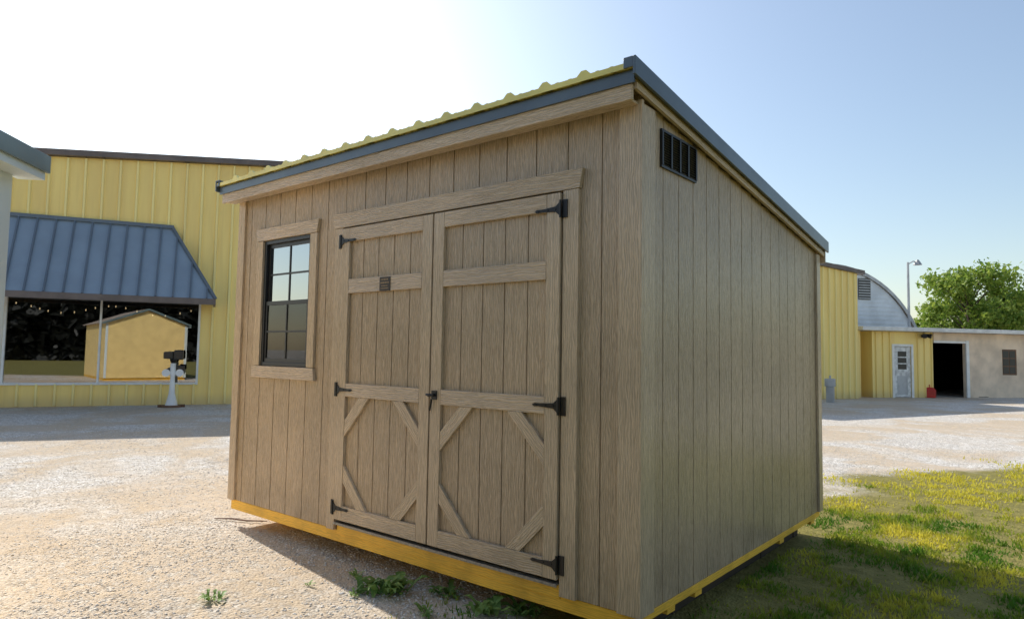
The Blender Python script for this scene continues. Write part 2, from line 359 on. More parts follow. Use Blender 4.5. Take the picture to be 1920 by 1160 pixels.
def hinge(door,x,z,s):
    mb=MB(); mb.box(x-s*.004,x-s*.036,-.031,-.0245,z-.047,z+.047); 
    mb.tube([(x,-.041,z-.045),(x,-.041,z+.045)],.006,8)
    mb.poly([(x+s*.006,-.0365,z-.034),(x+s*.006,-.0365,z+.034),(x+s*.03,-.0365,z+.014),(x+s*.12,-.0365,z+.007),(x+s*.15,-.0365,z+.009),(x+s*.165,-.0365,z),(x+s*.15,-.0365,z-.009),(x+s*.12,-.0365,z-.007),(x+s*.03,-.0365,z-.014)],.005,(0,-1,0))
    for q in (.03,.08,.14): mb.tube([(x+s*q,-.041,z),(x+s*q,-.0445,z)],.005,6)
    mb.build('hinge',M['blackmetal'],door)
def door(x0,x1,label,s):
    mb=MB(); n=5; w=(x1-x0-2*.06)/n
    for i in range(n):
        a=x0+.06+i*w; mb.box(a+.003,a+w-.003,-.014,0.0,DZ0+.02,DZ1-.02)
    mb.box(x0+.004,x1-.004,-.007,.010,DZ0+.004,DZ1-.004)
    d=mb.build('door',M['siding'],shed,.0015); d['label']=label
    y0,y1=-.036,-.0145
    for a,b in ((x0,x0+SW),(x1-SW,x1)): MB().box(a,b,y0,y1,DZ0,DZ1).build('stile',M['trim'],d,.002)
    for a,b in ((DZ1-SW-.005,DZ1),(UZ0,UZ1),(LZ0,LZ1),(DZ0,DZ0+.095)): MB().box(x0+SW+.0015,x1-SW-.0015,y0,y1,a,b).build('rail',M['trim'],d,.002)
    a0,a1,b0,b1=x0+SW,x1-SW,DZ0+.095,LZ0; kx,kz=(a1-a0)*.20,(b1-b0)*.215
    for (px,sx) in ((a0,1),(a1,-1)):
        for (pz,sz) in ((b0,1),(b1,-1)):
            P=[(px+sx*.001,0,pz+sz*kz),(px+sx*.001,0,pz+sz*(kz+.11)),(px+sx*(kx+.10),0,pz+sz*.001),(px+sx*kx,0,pz+sz*.001)]
            o=MB(); o.poly([(q[0],-.0145,q[2]) for q in P],.0195,(0,-1,0))
            ang=math.atan2(-sz*kz,sx*kx); r1,r2=random.random()*9,random.random()*9
            o.uv=[[( (o.v[i].x*math.cos(ang)+o.v[i].z*math.sin(ang))+r1, (-o.v[i].x*math.sin(ang)+o.v[i].z*math.cos(ang))+r2) for i in fc] for fc in o.f]
            o.build('brace',M['trim'],d,.002)
    for z in (DZ1-.085,(LZ0+LZ1)/2,DZ0+.075): hinge(d,x0-.004 if s>0 else x1+.004,z,s)
    return d
dl=door(XL,XM-.006,'narrower left barn door with brown nameplate',1)
dr=door(XM+.006,XR,'right barn door with black turn handle',-1)
MB().box(XM-.03,XM+.03,.012,.03,DZ0,DZ1).build('door_stop',M['vinyl'],shed)
mb=MB(); hx=XM+.042; hz=(LZ0+LZ1)/2+.01
mb.box(hx-.022,hx+.022,-.041,-.0365,hz-.026,hz+.026); mb.tube([(hx,-.04,hz),(hx,-.068,hz)],.009,10); mb.tube([(hx-.034,-.070,hz+.003),(hx-.01,-.072,hz),(hx+.024,-.070,hz)],[.007,.010,.007],10)
mb.tube([(hx-.012,-.048,hz-.025),(hx-.024,-.048,hz-.09)],[.006,.005],8); mb.build('handle',M['blackmetal'],dr,smooth=False)
px_,pz_=FR(722,532,-.036); mb=MB(); mb.box(px_-.052,px_+.052,-.0395,-.0365,pz_-.045,pz_+.045); npl=mb.build('nameplate',M['plate'],dl,.002)
npl['label']='small dark brown nameplate with gold print'
mb=MB()
for k,(w_,z_,h_) in enumerate(((.074,.028,.004),(.08,.008,.0055),(.06,-.012,.003),(.072,-.028,.003))):
    xx=px_-w_/2
    while xx<px_+w_/2-.004:
        l=random.uniform(.004,.012); mb.box(xx,min(xx+l,px_+w_/2),-.0405,-.0395,pz_+z_-h_,pz_+z_+h_); xx+=l+.004
mb.build('plate_print',M['gold'],dl)
# window
mb=MB()
for a in ((WX0-.028,WX0,WZ0-.028,WZ1+.028),(WX1,WX1+.028,WZ0-.028,WZ1+.028),(WX0,WX1,WZ1,WZ1+.028),(WX0,WX1,WZ0-.028,WZ0)):
    mb.box(a[0],a[1],-.006,.05,a[2],a[3])
win=mb.build('window',M['vinyl'],shed,.002)
zm=(FR(500,568)[1]+FR(578,565)[1])/2
for (a,b,y,gk) in ((zm-.015,WZ1,.018,'glass'),(WZ0,zm+.015,.004,'glasslow')):
    mb=MB(); s_=.022
    mb.box(WX0,WX0+s_,y,y+.02,a,b); mb.box(WX1-s_,WX1,y,y+.02,a,b); mb.box(WX0+s_,WX1-s_,y,y+.02,b-.03,b); mb.box(WX0+s_,WX1-s_,y,y+.02,a,a+.03)
    xc=(WX0+WX1)/2; zc=(a+b)/2; mb.box(xc-.007,xc+.007,y+.002,y+.016,a+.03,b-.03); mb.box(WX0+s_,xc-.007,y+.002,y+.016,zc-.007,zc+.007); mb.box(xc+.007,WX1-s_,y+.002,y+.016,zc-.007,zc+.007)
    mb.build('sash',M['vinyl'],win,.001)
    MB().box(WX0+s_,WX1-s_,y+.008,y+.011,a+.03,b-.03).build('pane',M[gk],win)
wl,wr=WX0-.028,WX1+.028
mb=MB(); mb.poly([(wl-.085,0,WZ1+.03),(wr+.085,0,WZ1+.03),(wr+.105,0,WZ1+.125),(wl-.105,0,WZ1+.125)],.026,(0,-1,0)); mb.build('window_trim',M['trim'],shed,.002)
mb=MB(); mb.poly([(wl-.105,0,WZ0-.12),(wr+.105,0,WZ0-.12),(wr+.09,0,WZ0-.03),(wl-.09,0,WZ0-.03)],.026,(0,-1,0)); mb.build('window_trim',M['trim'],shed,.002)
MB().box(wl-.085,wl-.002,-.022,0,WZ0-.027,WZ1+.027).build('window_trim',M['trim'],shed,.002)
MB().box(wr+.002,wr+.085,-.022,0,WZ0-.027,WZ1+.027).build('window_trim',M['trim'],shed,.002)
# vent
vy0,vy1,vz0,vz1=.198,.607,2.133,2.328
mb=MB(); 
mb.box(.0,.012,vy0,vy1,vz0,vz0+.012); mb.box(0,.012,vy0,vy1,vz1-.012,vz1)
nc=4
for i in range(nc+1):
    y=vy0+(vy1-vy0-.014)*i/nc; mb.box(0,.016,y,y+.014,vz0+.012,vz1-.012)
vent=mb.build('vent',M['blackmetal'],shed)
mb=MB(); mb.box(0.0005,.002,vy0+.01,vy1-.01,vz0+.01,vz1-.01)
for i in range(13):
    z=vz0+.016+i*(vz1-vz0-.03)/13; mb.poly([(.003,vy0+.012,z+.009),(.003,vy1-.012,z+.009),(.011,vy1-.012,z),(.011,vy0+.012,z)],.002,(.7,0,.7))
mb.build('louver',M['vinyl'],vent)
# ------------------------------------------------------------------ left yellow building
FL=frame(GR(20,763),GR(435,757)); 
def fl(px,py,off=0): return PL(FL,px,py,off)
bl=thing('metal_building',FL.translation,'yellow ribbed steel shop building with blue grey awning over a wide display window','building')
s0,z_a=fl(90,293); s1,z_b=fl(510,314); tk=(z_b-z_a)/(s1-s0); topz=lambda s:z_a+tk*(s-s0)
ws0,_=fl(10,640); ws1,_=fl(370,640); wz0=(fl(30,717)[1]+fl(365,717)[1])/2; wz1=(fl(100,553)[1]+fl(365,562)[1])/2
SA,SB=-9.,12.5
mb=MB(FL)
mb.poly([(SA,0,wz1),(SB,0,wz1),(SB,0,topz(SB)),(SA,0,topz(SA))],.06,(0,1,0)); mb.box(SA,SB,0,.06,0,wz0); mb.box(SA,ws0,0,.06,wz0,wz1); mb.box(ws1,SB,0,.06,wz0,wz1)
mb.build('wall',M['yellow'],bl)
mb=MB(FL); x=SA+.1
while x<SB:
    t_=topz(x)-.02; hole=ws0-.03<x<ws1+.05
    for (a,b) in (((0.02,wz0-.03),(wz1+.03,t_)) if hole else ((0.02,t_),)):
        mb.poly([(x-.034,0,a),(x-.018,-.055,a),(x+.018,-.055,a),(x+.034,0,a)],b-a,(0,0,1))
    x+=.36
rb_=mb.build('wall_ribs',M['yellowrib'],bl); rb_['kind']='stuff'
mb=MB(FL); mb.poly([(SA-.2,-.16,topz(SA)),(SB,-.16,topz(SB)),(SB,-.16,topz(SB)+.14),(SA-.2,-.16,topz(SA)+.14)],9,(0,1,0)); mb.build('roof',M['fasciadark'],bl)
mb=MB(FL); mb.box(SA,SA+.1,.06,8.8,0,z_a-.15); mb.box(SB-.1,SB,.06,8.8,0,z_a-.15); mb.box(SA,SB,8.8,8.9,0,z_a-.15); mb.build('wall',M['yellow'],bl)
mb=MB(FL)
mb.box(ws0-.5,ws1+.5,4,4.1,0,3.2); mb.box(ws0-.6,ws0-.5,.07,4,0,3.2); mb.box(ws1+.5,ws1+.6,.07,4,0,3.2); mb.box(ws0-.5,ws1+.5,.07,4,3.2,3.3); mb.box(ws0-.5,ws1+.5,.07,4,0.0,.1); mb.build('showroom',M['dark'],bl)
mb=MB(FL); sm,_=fl(187,640)
mb.box(ws0,ws1,-.05,.03,wz0-.05,wz0); mb.box(ws1,ws1+.05,-.05,.03,wz0-.05,wz1); mb.box(sm-.022,sm+.022,-.04,.03,wz0,wz1-.002); mb.box(ws0-.05,ws0,-.05,.03,wz0-.05,wz1)
wf=mb.build('window',M['white'],bl,.004)
for a,b in ((ws0,sm-.022),(sm+.022,ws1)): MB(FL).box(a,b,-.005,.0,wz0,wz1).build('pane',M['shopglass'],wf)
PRJ=1.0
at0,azt0=fl(20,402); at1,azt1=fl(322,429); azt=(azt0+azt1)/2
ab1,azb1=fl(403,560,-PRJ); _,azb0=fl(60,548,-PRJ); azb=(azb0+azb1)/2; aL=SA+5.
AY=-.07
mb=MB(FL); 
A=[(aL,AY,azt),(at1,AY,azt),(ab1,-PRJ,azb),(aL,-PRJ,azb)]
nrm=(Vector(A[1])-Vector(A[0])).cross(Vector(A[3])-Vector(A[0])).normalized(); 
if nrm.y>0: nrm=-nrm
mb.poly(A,-.02,nrm)
mb.poly([(at1,AY,azt),(ab1,AY,azb),(ab1,-PRJ,azb)],-.02,(.7,0,.7))
aw=tag(mb.build('awning',M['awning'],bl),'blue grey standing seam metal awning')
L_=(azt-azb); mb=MB(FL)
x=ab1-.18
while x>aL:
    ft=.97 if x<at1 else (ab1-x)/(ab1-at1)*.97
    top=Vector((x,-PRJ+(PRJ+AY)*ft,azb+L_*ft)); mb.beam((x,-PRJ,azb),top,.035,.05,nrm); x-=.36
mb.beam((at1,AY-.005,azt),(ab1,-PRJ,azb),.07,.05,nrm+Vector((.6,0,0)))
mb.box(aL,at1+.05,-.14,0.0,azt-.03,azt+.05)
mb.build('awning_seams',M['awningrib'],aw)['kind']='stuff'
mb=MB(FL); mb.box(aL,ab1+.02,-PRJ-.03,-PRJ+.02,azb-.13,azb+.01); mb.box(ab1-.03,ab1+.02,-PRJ+.02,-.06,azb-.13,azb+.01); mb.box(aL,ab1-.03,-PRJ+.02,-.06,azb-.05,azb-.03); mb.build('awning_fascia',M['fasciadark'],aw)
mb=MB(FL); mbs=MB(FL); x=ws0+.1
zs=fl(260,580,.25)[1]
prev=None
while x<ws1:
    z=zs+.1*math.cos((x-ws0)*3.1)-.05
    if prev: mbs.tube([prev,(x,.25,z+.04)],.004,4)
    prev=(x,.25,z+.04)
    mb.tube([(x,.25,z+.03),(x,.25,z),(x,.25,z-.02)],[.006,.014,.005],6); x+=random.uniform(.15,.35)
sl_=thing('string_lights',FL@Vector((sm,.25,zs)),'string of small warm bulbs hung behind the shop display window','string lights'); mb.build('bulbs',M['bulb'],sl_)['kind']='stuff'; mbs.build('wire',M['dark'],sl_)
nW=(FL.to_3x3()@Vector((0,1,0))); cW=nW.dot(FL.translation)
def mir(p): p=Vector(p); return p-nW*2*(p.dot(nW)-cW)
# ------------------------------------------------------------------ yellow gabled building at right
FBq=frame(GR(1540,748),GR(1607,747))
def fb(px,py,off=0): return PL(FBq,px,py,off)
bb=thing('metal_building',FBq.translation,'tall yellow ribbed steel building end seen just past the right edge of the taupe shed','building')
sa,za=fb(1540,492); sb,zb=fb(1607,512); k=(zb-za)/(sb-sa)
S0=-8; tz=lambda s:zb+k*.6*(s-sb)
mb=MB(FBq); mb.poly([(S0,0,0),(sb,0,0),(sb,0,tz(sb)),(S0,0,tz(S0))],.08,(0,1,0)); mb.box(sb-.08,sb,.08,7,0,zb-.1); mb.build('wall',M['yellow'],bb)
mb=MB(FBq); x=S0
while x<sb:
    mb.poly([(x-.034,0,.02),(x-.016,-.055,.02),(x+.016,-.055,.02),(x+.034,0,.02)],tz(x)-.06,(0,0,1)); x+=.3
mb.build('wall_ribs',M['yellowrib'],bb)['kind']='stuff'
mb=MB(FBq); mb.poly([(S0,-.12,tz(S0)-.02),(sb+.25,-.12,tz(sb+.25)-.02),(sb+.25,-.12,tz(sb+.25)+.12),(S0,-.12,tz(S0)+.12)],7.2,(0,1,0)); mb.build('roof',M['fasciadark'],bb)
q=GR(1557,754); up=thing('utility_pedestal',q,'small grey utility pedestal at the foot of the right yellow wall','utility box')
mb=MB(Matrix.Translation(q)); mb.box(-.11,.11,-.08,.08,0,.5); mb.build('cabinet',M['grey'],up,.01); mb=MB(Matrix.Translation(q)); mb.box(-.14,.14,-.11,.11,.5,.75); mb.tube([(0,0,.75),(0,0,.85)],.03,8); mb.build('cap',M['grey'],up,.01)
# ------------------------------------------------------------------ low outbuilding
FW=frame(GR(1607,745),GR(1918,745.5))
def w(px,py,off=0): return PL(FW,px,py,off)
lb=thing('outbuilding',FW.translation,'low flat roofed outbuilding, half yellow steel and half beige block, with a dark open bay','building')
zr=(w(1650,617)[1]+w(1900,628)[1])/2
sx=lambda px:w(px,700)[0]
a1,a2,d0,d1,g0,g1,x0w,x1w=sx(1607),sx(1750),sx(1677),sx(1709),sx(1752),sx(1811),sx(1880),sx(1907); END=sx(1918)+9
dz=w(1690,649)[1]
mb=MB(FW); mb.box(a1+.65,d0,0,.1,0,zr-.03); mb.box(d1,a2,0,.1,0,zr-.03); mb.box(d0,d1,0,.1,dz,zr-.03)
mb.box(a1,a1+.16,0,.1,0,zr-.03)
x=a1+.8
while x<a2:
    if not(d0-.05<x<d1+.05): mb.poly([(x-.034,0,0.02),(x-.014,-.045,.02),(x+.014,-.045,.02),(x+.034,0,.02)],zr-.06,(0,0,1))
    x+=.3
mb.build('yellow_wall',M['yellow'],lb)
mb=MB(FW); mb.box(a1,a1+.7,1,1.1,0,zr-.03); mb.box(a1+.65,a1+.7,.1,1,0,zr-.03); mb.build('alcove_wall',M['yellow'],lb)
gz=w(1780,643)[1]; wz0_,wz1_=w(1893,703)[1],w(1893,655)[1]
mb=MB(FW); mb.box(g0,g1,0,.12,gz,zr-.03); mb.box(g1,x0w,0,.12,0,zr-.03); mb.box(x1w,END,0,.12,0,zr-.03); mb.box(x0w,x1w,0,.12,0,wz0_); mb.box(x0w,x1w,0,.12,wz1_,zr-.03); mb.build('block_wall',M['beige'],lb)
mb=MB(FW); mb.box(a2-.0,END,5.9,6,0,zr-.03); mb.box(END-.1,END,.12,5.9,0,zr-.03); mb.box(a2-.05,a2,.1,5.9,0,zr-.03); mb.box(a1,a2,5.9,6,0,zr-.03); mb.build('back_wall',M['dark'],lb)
mb=MB(FW); mb.box(a1-.1,END+.2,-.45,6.1,zr-.02,zr+.12); mb.build('roof',M['roofgrey'],lb,.01)
mb=MB(FW); mb.box(d0,d1,.03,.07,0.02,dz-.01); dd=mb.build('door',M['offwhite'],lb)
mb=MB(FW); ww=d1-d0
for j in range(3):
    zz=dz*.55+j*dz*.125; mb.box(d0+ww*.25,d1-ww*.25,.022,.029,zz,zz+dz*.1)
mb.build('pane',M['vinyl'],dd); mb=MB(FW); mb.box(d0+ww*.2,d1-ww*.2,.024,.029,dz*.06,dz*.42); mb.build('panel',M['grey'],dd)
mb=MB(FW); mb.box(d0-.09,d0,-.02,.02,0,dz+.08); mb.box(d1,d1+.09,-.02,.02,0,dz+.08); mb.box(d0,d1,-.02,.02,dz,dz+.08); mb.build('door_frame',M['white'],dd)
mb=MB(FW); mb.box(g1+.0,g1+.13,-.05,-.001,0,gz+.1); mb.box(g0-.02,g1,-.04,-.001,gz,gz+.08); mb.build('bay_frame',M['white'],lb)
mb=MB(FW); mb.box(x0w,x1w,.02,.05,wz0_,wz1_); 
wn=mb.build('window',M['brown'],lb); mb=MB(FW); dw=(x1w-x0w); dh=wz1_-wz0_
for i in range(2):
    for j in range(3): mb.box(x0w+dw*(.08+.45*i),x0w+dw*(.47+.45*i),.012,.019,wz0_+dh*(.06+.31*j),wz0_+dh*(.32+.31*j))
mb.build('pane',M['vinyl'],wn)
p=w(1728,628); mb=MB(FW); mb.box(p[0]-.05,p[0]+.05,-.12,-.035,p[1]-.1,p[1]+.02); mb.tube([(p[0],-.1,p[1]),(p[0]-.15,-.3,p[1]-.05)],[.05,.09],8); mb.tube([(p[0],-.1,p[1]),(p[0]+.15,-.3,p[1]-.05)],[.05,.09],8); mb.build('flood_light',M['blackmetal'],lb)
q=GR(1738,745); rc=thing('fuel_can',q,'small red fuel can on the ground outside the yellow outbuilding wall','fuel can')
mb=MB(Matrix.Translation(q)); mb.box(-.28,.28,-.15,.15,0,.3); mb.poly([(-.28,-.15,.3),(.28,-.15,.3),(.2,-.1,.38),(-.2,-.1,.38)],.2,(0,1,0)); mb.build('body',M['red'],rc,.02); mb=MB(Matrix.Translation(q)); mb.tube([(-.1,0,.36),(-.1,0,.46),(.1,0,.46),(.1,0,.36)],.02,6); mb.build('handle',M['red'],rc)
q=GR(1826,744); rk=thing('hand_truck',q,'dark hand truck leaning by the white post of the open bay','hand truck')
MQ=Matrix.Translation(q)@Matrix.Rotation(FW.to_euler().z,4,'Z'); mb=MB(MQ)
for s_ in (-.2,.2): mb.tube([(s_,-.2,.1),(s_,-.02,1.1),(s_*.6,.03,1.25)],.025,6)
for z in (.3,.6,.9): mb.tube([(-.2,-.2+.18*z,z),(.2,-.2+.18*z,z)],.02,6)
mb.box(-.22,.22,-.42,-.18,.02,.04); mb.build('frame',M['blackmetal'],rk)
for s_ in (-.26,.26): mb=MB(MQ); mb.tube([(s_-.03,-.15,.13),(s_+.03,-.15,.13)],.13,14); mb.build('wheel',M['vinyl'],rk)
# quonset hut
qd=33.; qc=AT(1556,672,qd); qc.z=ZG; FQ=frame(qc,qc+Vector((FW[0][0],FW[1][0],0))); rq=210/f*qd*1.0
zc=.4
qh=thing('quonset_hut',qc,'grey corrugated steel arched roof hut rising behind the low outbuilding','quonset hut')
arc=[(rq*math.cos(a),zc+rq*math.sin(a)) for a in [math.pi*i/40 for i in range(41)]]
mb=MB(FQ); mb.poly([(a,0,b) for a,b in arc]+[(-rq,0,0),(rq,0,0)],.1,(0,1,0))
for i in range(26):
    z=zc+.0+i*rq/26; ext=math.sqrt(max(0,rq*rq-(z-zc)**2))-.05; mb.box(-ext,ext,-.02,-.001,z,z+.06)
mb.build('end_wall',M['quonset'],qh)
mb=MB(FQ); 
for k_ in range(len(arc)-1):
    (xa,za_),(xb,zb_)=arc[k_],arc[k_+1]; s2=1.03
    mb.face([(xa*s2,-.12,zc+(za_-zc)*s2),(xb*s2,-.12,zc+(zb_-zc)*s2),(xb*s2,14,zc+(zb_-zc)*s2),(xa*s2,14,zc+(za_-zc)*s2)])
    mb.face([(xa*s2,-.12,zc+(za_-zc)*s2),(xb*s2,-.12,zc+(zb_-zc)*s2),(xb,-.12,zb_),(xa,-.12,za_)])
mb.build('roof',M['grey'],qh)
v0=PL(FQ,1608,522); v1=PL(FQ,1631,562); mb=MB(FQ); mb.box(v0[0],v1[0],-.06,-.031,v1[1],v0[1]); lv_=mb.build('vent',M['vinyl'],qh); mb=MB(FQ)
for i in range(8): z=v1[1]+(v0[1]-v1[1])*(i+.3)/8; mb.box(v0[0],v1[0],-.09,-.061,z,z+.05)
mb.build('louver',M['grey'],lv_)
q=AT(1706,672,31.5); zt=AT(1706,490,31.5).z; q.z=ZG; lp=thing('street_lamp',q,'tall thin pole with a small lamp head behind the low outbuilding','lamp post')
mb=MB(Matrix.Translation(q)); H=zt-ZG; mb.tube([(0,0,0),(0,0,H)],[.07,.05],8); mb.tube([(0,0,H-.1),(Rv.x*.25,Rv.y*.25,H+.05),(Rv.x*.45,Rv.y*.45,H)],.03,6); mb.build('pole',M['grey'],lp)
mb=MB(Matrix.Translation(q)); mb.tube([(Rv.x*.45,Rv.y*.45,H+.12),(Rv.x*.45,Rv.y*.45,H+.02),(Rv.x*.45,Rv.y*.45,H-.12)],[.06,.12,.2],10); mb.build('lamp_head',M['grey'],lp)
# ------------------------------------------------------------------ foreground shed at the left edge
fc=AT(-7,640,3.4); fdir=Vector((ray(774,640).x,ray(774,640).y,0)).normalized()
FP=frame(Vector((fc.x,fc.y,ZG)),Vector((fc.x,fc.y,ZG))+fdir)
ze=AT(88,291,3.45).z-ZG; PW=3.1; PD=5.2; pk=ze+.62
ps=thing('shed',FP.translation,'gabled tan shed with pale trim and green grey eave at the left frame edge','shed')
mb=MB(FP); mb.box(-PD,0,0,.03,.1,ze-.12)
gab=[(0,.03,.1),(0,PW,.1),(0,PW,ze),(0,PW/2,pk-.05),(0,.03,ze)]
mb.poly(gab,-.03,(1,0,0)); mb.poly([(-PD+.03,y,z) for _,y,z in gab],-.03,(1,0,0)); mb.box(-PD+.03,-.03,PW-.03,PW,.1,ze)
mb.build('wall',M['tan'],ps)
mb=MB(FP); mb.box(-.2,.012,-.02,-.001,.1,ze-.1); mb.box(.001,.012,0,.09,.1,ze-.02); mb.build('corner_board',M['paleblue'],ps,.002)
MB(FP).box(.001,.012,PW-.09,PW,.1,ze-.02).build('corner_board',M['paleblue'],ps,.002)
mb=MB(FP); mb.box(-PD,-.05,.0,PW,.0,.095); mb.build('skid',M['lumber'],ps)
mb=MB(FP)
for sg in (0,1):
    ya=-.13 if sg==0 else PW+.13
    mb.poly([(-PD-.2,ya,ze-.02),(-PD-.2,PW/2,pk),(-PD-.2,PW/2,pk+.04),(-PD-.2,ya,ze+.02)],PD+.30,(1,0,0))
rf=mb.build('roof',M['brownroof'],ps,.002)
mb=MB(FP); mb.box(-PD-.2,.11,-.148,-.132,ze-.06,ze+.03)
mb.poly([(.102,-.14,ze-.06),(.102,PW/2,pk-.04),(.102,PW/2,pk+.05),(.102,-.14,ze+.03)],.012,(1,0,0)); mb.poly([(.102,PW+.14,ze-.06),(.102,PW/2,pk-.04),(.102,PW/2,pk+.05),(.102,PW+.14,ze+.03)],.012,(1,0,0)); mb.build('drip_edge',M['greentrim'],rf,.002)
mb=MB(FP); mb.box(-PD-.2,.095,-.13,-.0,ze-.1,ze-.085); mb.box(-PD-.2,.095,-.13,-.115,ze-.085,ze-.025); mb.build('soffit',M['paleblue'],ps)
# ------------------------------------------------------------------ white stand by the shop window
q=GR(321,763); hs=PL(frame(q,q+FL.to_3x3()@Vector((1,0,0))),327,656)[1]
st=thing('viewer_stand',q,'white pedestal stand with black twin head and side arms outside the shop window','stand',rz=FL.to_euler().z)
MS=Matrix.Translation(q)@Matrix.Rotation(FL.to_euler().z,4,'Z')@Matrix.Scale(hs/1.3,4)
mb=MB(MS); mb.tube([(0,0,.02),(0,0,.06),(0,0,.3),(0,0,.6),(0,0,.72)],[.15,.13,.07,.05,.05],12); mb.build('pedestal',M['white'],st,smooth=False)
mb=MB(MS); mb.tube([(0,0,0),(0,0,.05)],[.22,.2],14); mb.tube([(-.28,.02,.02),(.28,-.02,.03)],.04,6); mb.build('base',M['brown'],st)
mb=MB(MS); mb.box(-.12,.12,-.04,.04,.75,.8); 
for s_ in (-.14,.14): mb.tube([(s_,-.05,.78),(s_,.05,.78)],.085,14)
mb.tube([(0,0,.7),(0,0,1.0)],.06,10); mb.build('side_arms',M['white'],st)
mb=MB(MS); mb.box(-.2,-.01,-.16,.16,1.1,1.26); mb.box(.01,.2,-.16,.16,1.08,1.3); mb.tube([(0,0,1.0),(0,0,1.12)],[.05,.09],10); mb.box(-.06,.06,-.06,.06,1.12,1.2); mb.box(.08,.24,-.03,.03,.82,.95); mb.build('head',M['vinyl'],st,.02)
# ------------------------------------------------------------------ vegetation
def mesh_np(name,V,Fc,mat,parent=None):
    me=bpy.data.meshes.new(name); me.vertices.add(len(V)); me.vertices.foreach_set('co',np.asarray(V,np.float32).ravel())
    k=Fc.shape[1]; me.loops.add(Fc.size); me.loops.foreach_set('vertex_index',Fc.astype(np.int32).ravel()); me.polygons.add(len(Fc)); me.polygons.foreach_set('loop_start',np.arange(0,Fc.size,k,dtype=np.int32)); me.polygons.foreach_set('loop_total',np.full(len(Fc),k,dtype=np.int32)); me.update(calc_edges=True)
    me.materials.append(mat); o=bpy.data.objects.new(name,me); C.objects.link(o)
    if parent: me.transform(parent.matrix_basis.inverted()); o.parent=parent
    return o
def leaves(P,size):
    n=len(P); a=rng.normal(size=(n,3)); a/=np.linalg.norm(a,axis=1)[:,None]; b=rng.normal(size=(n,3)); b=np.cross(a,b); b/=np.linalg.norm(b,axis=1)[:,None]
    s=(size*rng.uniform(.6,1.4,n))[:,None]; V=np.stack([P-a*s,P+b*s*.5,P+a*s,P-b*s*.5],1).reshape(-1,3); return V,np.arange(4*n).reshape(n,4)
def tree(px,d,top_py,width,name,label,mat,n=7000,seed=1,group='trees behind the outbuilding'):
    r=np.random.default_rng(seed); rr=random.Random(seed); q=AT(px,672,d); q.z=ZG; H=AT(px,top_py,d).z-ZG
    tr=thing(name,q,label,'tree',group); T0=Matrix.Translation(q); mb=MB(T0); mb.tube([(0,0,0),(.1,0,H*.3),(-.1,.05,H*.6),(0,0,H*.85)],[.2,.15,.08,.03],8)
    cl=[]
    for i in range(54):
        a=rr.uniform(0,6.28); h=rr.uniform(.22,.95); rad=width*.5*math.sqrt(max(.05,1-((h-.5)/.52)**2))*rr.uniform(.25,1.12)
        e=(math.cos(a)*rad,math.sin(a)*rad,H*h); mb.tube([(0,0,H*max(.15,h-.25)),(e[0]*.6,e[1]*.6,H*(h-.08)),e],[.05,.03,.012],5); cl.append((e,rr.uniform(.055,.14)*width))
    cl.append(((0,0,H*.93),.08*width)); mb.build('trunk',M['bark'],tr)
    P=[]
    for e,s in cl:
        m=n//len(cl); g_=r.normal(size=(m,3)); g_/=np.linalg.norm(g_,axis=1)[:,None]; P.append(np.array(e)+g_*s*(r.uniform(.2,1.4,(m,1)))*[1,1,.8])
    P=np.concatenate(P)+np.array(q); V,Fc=leaves(P,.13); mesh_np('crown',V,Fc,mat,tr)
tree(1820,42,504,6.6,'broadleaf_tree','bright green tree with open crown rising above the beige outbuilding roof',M['leaf'],17000,3)
tree(1758,46,562,3.6,'broadleaf_tree','smaller green tree just right of the arched hut',M['leaf'],6000,4)
tree(1888,47,548,8,'broadleaf_tree','lower darker tree just right of the tallest bright green tree',M['leafd'],13000,5)
tree(1932,43,562,6.5,'broadleaf_tree','bright tree cut by the right frame edge behind the outbuilding',M['leaf'],10000,6)
cen=mir(AT(200,640,66)); dirp=Vector((-nW.y,nW.x,0))  # trees added off camera to block bright sky from the shop glass reflection
n=14000; s_=rng.uniform(-17,17,n); hmax=8+1.2*np.sin(s_*.35)+.7*np.sin(s_*1.1+2)
hh_=rng.uniform(0,1,n)**.9*hmax; dd_=rng.uniform(-1.5,1.5,n)
P=np.stack([cen.x+dirp.x*s_+nW.x*dd_,cen.y+dirp.y*s_+nW.y*dd_,ZG+hh_],1); V,Fc=leaves(P,1.0)
o=mesh_np('added_dark_trees',V,Fc,M['leafx']); tag(o,'added off-camera band of dark trees that darkens the shop window reflection','trees',kind='stuff')
def weed(px,py,size,n,label,name='weed',group='weeds along the front of the taupe shed'):
    q=GR(px,py); wd=thing(name,q,label,'weed',group); mb=MB(Matrix.Translation(q))
    for i in range(n):
        a=random.uniform(0,6.28); L=size*random.uniform(.5,1.1); lift=random.uniform(.2,.95); k=5; wdt=L*random.uniform(.14,.24); ox,oy=random.gauss(0,size*.4),random.gauss(0,size*.3)
        dx,dy=math.cos(a),math.sin(a); pl=None
        for j in range(k+1):
            t_=j/k; r_=L*t_; z=L*lift*(math.sin(t_*2.2))*.7+.005; ww=wdt*math.sin(math.pi*min(.97,t_*.85+.12))*(1.0 if j%2 else .62)
            c_=Vector((ox+dx*r_,oy+dy*r_,z)); l=c_+Vector((-dy*ww,dx*ww,.15*ww)); rr=c_-Vector((-dy*ww,dx*ww,-.15*ww))
            if pl: mb.face([pl[0],l,c_,pl[2]]); mb.face([pl[2],c_,rr,pl[1]])
            pl=(l,rr,c_)
    mb.build('leaves',M['weed'],wd)
    return wd
weed(722,1110,.15,60,'largest leafy weed clump in the gravel in front of the left barn door')
weed(672,1115,.07,20,'small weed at the left side of the largest weed clump')
weed(405,1126,.08,16,'lone low weed on bare dirt at the lower left')
weed(668,1080,.06,14,'tiny weed close under the yellow joist left of the big clump')
